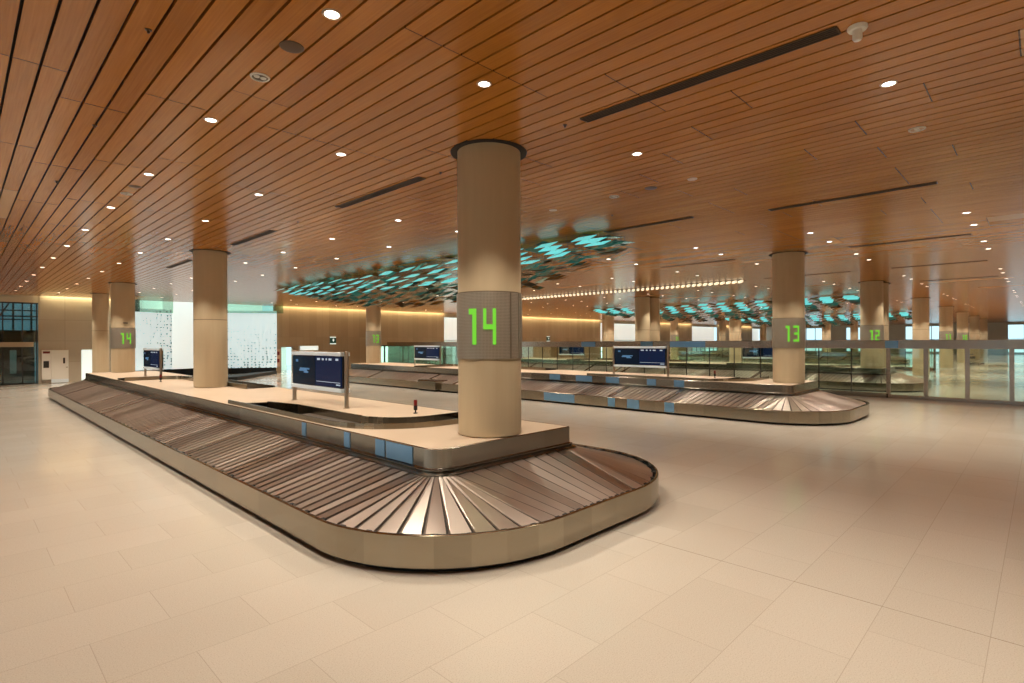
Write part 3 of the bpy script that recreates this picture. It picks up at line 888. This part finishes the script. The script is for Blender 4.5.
ro_ = rest.build('downlight_rows', [M['trimring'], M['lens']], None, recalc=False)
tag(ro_, 'tiny far downlights in rows at the distant end of the ceiling', 'downlight', 'lit ceiling downlights', 'stuff')
for x, y, k in rest_beams:
    l = bpy.data.objects.new('beam', beam_for(x, y, k)); COL.objects.link(l); l.parent = ro_; l.location = (x, y, CEIL-.03)

# slot diffusers along the planks
def slot(x, y0, y1, label, w=.15):
    r = empty('slot_diffuser', (x, (y0+y1)/2, CEIL)); h = (y1-y0)/2
    MB().box(-w/2, w/2, -h, h, -.004, .004).build('void', M['slotdark'], r)
    f = MB().box(-w/2-.014, -w/2, -h, h, -.012, .004).box(w/2, w/2+.014, -h, h, -.012, .004).box(-w/2, w/2, -h-.014, -h, -.012, .004).box(-w/2, w/2, h, h+.014, -.012, .004)
    f.build('frame', M['brownmetal'], r)
    v = MB()
    for q in (-.25, 0, .25): v.box(w*q-.004, w*q+.004, -h, h, -.010, .0)
    v.build('vane', M['brownmetal'], r)
    tag(r, label, 'air diffuser', 'slot air diffusers in the ceiling')
slot(5.95, 1.41, 4.43, 'long dark slot diffuser nearest the camera, ending at the smoke detector')
slot(5.95, 8.08, 11.15, 'dark slot diffuser just left of the 14 column')
slot(5.95, 14.7, 17.7, 'dark slot diffuser just right of the plain middle column')
slot(5.95, 22.0, 24.9, 'short dark slot diffuser left of the plain middle column top')
slot(12.45, 6.05, 8.55, 'black slot diffuser beside the right tip of the teal ceiling sculpture')
slot(13.05, 1.44, 4.47, 'long thin slot diffuser in the right half of the ceiling above 13')
slot(20.1, 1.45, 4.45, 'thin slot diffuser right of the 13 column top')
slot(20.1, 8.1, 11.1, 'thin slot diffuser just left of the 13 column top')
slot(27.3, 1.5, 4.5, 'thin far slot diffuser above the 12 column, left part')
slot(34.4, 1.5, 4.5, 'far thin slot diffuser right of the 12 column top')
slot(27.3, 6.0, 9.6, 'thin slot diffuser continuing the bright light trough')
# discs, detectors
def disc(name, x, y, r_, m, label, cat, dome=.012):
    r = MB().lathe([(0, -dome), (r_*.7, -dome), (r_*.96, -.006), (r_, 0)], 24).build(name, m, None, smooth=True); r.location = (x, y, CEIL)
    tag(r, label, cat); return r
disc('ceiling_speaker', 2.39, 5.43, .12, M['brownmetal'], 'dark round ceiling speaker between the top downlight and twin disc', 'speaker')
disc('ceiling_speaker', 9.52, 5.48, .12, M['brownmetal'], 'dark round ceiling speaker right of the 14 column', 'speaker')
disc('ceiling_speaker', 2.41, 12.4, .11, M['brownmetal'], 'dark round ceiling speaker in the leftmost downlight row', 'speaker')
def twin(x, y, label):
    r = empty('ceiling_emergency_light', (x, y, CEIL))
    MB().lathe([(.085, 0), (.085, -.012), (.10, -.012), (.105, 0)], 24).build('rim', M['white'], r, smooth=True)
    MB().lathe([(0, -.003), (.085, -.003)], 24).build('recess', M['brownmetal'], r)
    for s in (-1, 1):
        o = MB().lathe([(0, -.014), (.028, -.012), (.034, -.003)], 16).build('lamp', M['white'], r, smooth=True); o.location = (s*.036, 0, 0)
    tag(r, label, 'emergency light', 'twin emergency lights')
twin(2.41, 6.30, 'white rimmed twin emergency light left of the dark speaker disc')
twin(2.41, 13.1, 'small twin emergency light in the leftmost row near a speaker')
twin(9.54, 1.27, 'small twin emergency light below the large upper right downlight')
twin(9.54, 6.34, 'faint twin emergency light right of the 14 column')
r = empty('smoke_detector', (6.03, 1.26, CEIL))
MB().lathe([(0, -.035), (.075, -.035), (.085, -.02), (.085, 0)], 24).build('base', M['white'], r, smooth=True)
MB().lathe([(0, -.135), (.03, -.13), (.042, -.11), (.04, -.035)], 24).build('sensor_head', M['white'], r, smooth=True)
tag(r, 'white smoke detector at the upper end of the long slot diffuser', 'smoke detector')
first = None
for x, y in ((1.30, 6.10), (1.35, 9.3), (1.32, 13.0), (5.9, 4.72), (6.0, 7.6), (10.9, 7.3), (5.95, 13.2)):
    if first is None:
        o = MB().lathe([(0, -.035), (.012, -.035), (.012, -.012), (.03, -.008), (.03, 0)], 12).build('ceiling_sprinkler', M['brownmetal'], None, smooth=True); first = o
    else:
        o = first.copy(); COL.objects.link(o)
    o.location = (x, y, CEIL)
    tag(o, 'tiny dark sprinkler head in the plank ceiling', 'sprinkler', 'sprinkler heads')

# bright ribbed trough
def trough(x, y0, y1, label):
    r = empty('ceiling_light_trough', (x, (y0+y1)/2, CEIL)); h = (y1-y0)/2; n = 52
    MB().box(-.32, .32, -h, h, -.02, 0).build('tray', M['brownmetal'], r)
    for i in range(n):
        y = -h + (i+.5)*2*h/n
        MB().box(-.30, .30, y-.055, y+.055, -.11, -.02, rot=.6).build('lamp_rib', M['trough'], r)
    tag(r, label, 'ceiling light')
trough(27.3, 10.6, 26.5, 'long bright ribbed light trough in the ceiling beyond the 14 column')

# ------------------------------------------------------------------ hanging glass sculptures
def flake_quads(rng, x0=12.0, ya=8.7, yb=31.3):
    out = []; P = 1.42; nc = int((yb-ya)/P); nx = 9
    for j in range(nc):
        for half in (0, 1):
            yc = ya + (j + .25 + .5*half)*P; t = (yc-ya)/(yb-ya)
            depth = 1.3*math.sin(PI*min(1, t*.9+.07))**.9
            wid = 2.6*min(1, .42+2.2*t)
            for i in range(nx):
                u = (i+.5)/nx; x = x0+.05+wid*u; y = yc - u*.9*half - .35*u
                z = CEIL-.10-depth*u**.85 + rng.uniform(-.04, .04)
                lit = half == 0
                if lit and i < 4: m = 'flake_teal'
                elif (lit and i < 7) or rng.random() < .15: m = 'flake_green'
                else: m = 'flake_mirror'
                tilt = rng.uniform(-.05, .05) if lit else rng.uniform(-.35, .35); roll = rng.uniform(-.08, .08)+(-.42 if lit else -.35)
                out.append((x, y+rng.uniform(-.05, .05), z, tilt, roll, rng.uniform(.54, .68), rng.uniform(.36, .44) if lit else rng.uniform(.28, .36), m))
                if not lit or i >= 4: out.append((x+.1, y-.25, z+.22, -tilt, roll+.3, .5, .3, 'flake_mirror' if rng.random() < .7 else 'flake_green'))
    return out
def flake_geo(b, q, mi=0, rel=False):
    x, y, z, tilt, roll, w, l, m = q
    Rm = Matrix.Rotation(tilt, 3, 'X') @ Matrix.Rotation(roll, 3, 'Y')
    n = len(b.v)
    for dz in (-.006, .006):
        for sx, sy in ((-1,-1),(1,-1),(1,1),(-1,1)):
            p = Rm @ Vector((sx*l/2, sy*w/2, dz)); b.v.append((p.x+(0 if rel else x), p.y+(0 if rel else y), p.z+(0 if rel else z)))
    for f_ in ((0,3,2,1),(4,5,6,7),(0,1,5,4),(1,2,6,5),(2,3,7,6),(3,0,4,7)):
        b.f.append(tuple(n+i for i in f_)); b.mi.append(mi)
names = ['flake_teal', 'flake_green', 'flake_mirror']
rng = random.Random(3)
Q = flake_quads(rng)
root = empty('hanging_glass_sculpture', (13.1, 20.0, CEIL))
Qs = sorted(Q, key=lambda q: q[0]*FX+q[1]*FY)
for q in Qs[:96]:
    b = MB(); flake_geo(b, q, rel=True)
    b.build('glass_flake', M[q[7]], root, recalc=False, loc=(q[0]-13.1, q[1]-20, q[2]-CEIL))
b = MB()
for q in Qs[96:]: flake_geo(b, q, names.index(q[7]))
o = b.build('far_glass_flakes', [M[n] for n in names], root, recalc=False, loc=(-13.1, -20, -CEIL)); o['kind'] = 'stuff'
w = MB()
for q in Q: w.bar((q[0], q[1], q[2]), (q[0], q[1], CEIL), .004)
o = w.build('hanging_wires', M['dark'], root, recalc=False, loc=(-13.1, -20, -CEIL)); o['kind'] = 'stuff'
tag(root, 'teal and bronze hanging glass sculpture under ceiling between first two carousels', 'sculpture', 'hanging glass sculptures')
b = MB()
for q in Q: flake_geo(b, q, names.index(q[7]))
far = b.build('hanging_glass_sculpture', [M[n] for n in names], None, recalc=False, loc=(2*BAY, 0, 0))
tag(far, 'far teal glass sculpture hanging above the third carousel line', 'sculpture', 'hanging glass sculptures')
f2 = far.copy(); COL.objects.link(f2); f2.location = (4*BAY, 0, 0); f2['label'] = 'most distant teal glass sculpture, seen right of the 13 column'

# ------------------------------------------------------------------ world, camera, view
W = bpy.data.worlds.new('daylight'); S.world = W; W.use_nodes = True
bg = W.node_tree.nodes['Background']; bg.inputs[0].default_value = (.56, .84, .92, 1); bg.inputs[1].default_value = 1.3

cam = bpy.data.cameras.new('camera'); co = bpy.data.objects.new('camera', cam); COL.objects.link(co)
cam.sensor_fit = 'HORIZONTAL'; cam.sensor_width = 36; cam.lens = 36*544/1024; cam.clip_start = .05; cam.clip_end = 400
co.matrix_world = Matrix.Translation((0, 0, 2.55)) @ Matrix.Rotation(TH-PI/2, 4, 'Z') @ Matrix.Rotation(PI/2, 4, 'X') @ Matrix.Rotation(-.0042, 4, 'Z')
S.camera = co
vs = S.view_settings; vs.view_transform = 'Standard'; vs.look = 'None'; vs.gamma = 1; vs.exposure = .1; vs.use_curve_mapping = False
cy = S.cycles
cy.use_denoising = True; cy.max_bounces = 8; cy.diffuse_bounces = 4; cy.glossy_bounces = 4; cy.transparent_max_bounces = 16
cy.sample_clamp_indirect = 4.0; cy.caustics_reflective = False; cy.caustics_refractive = False
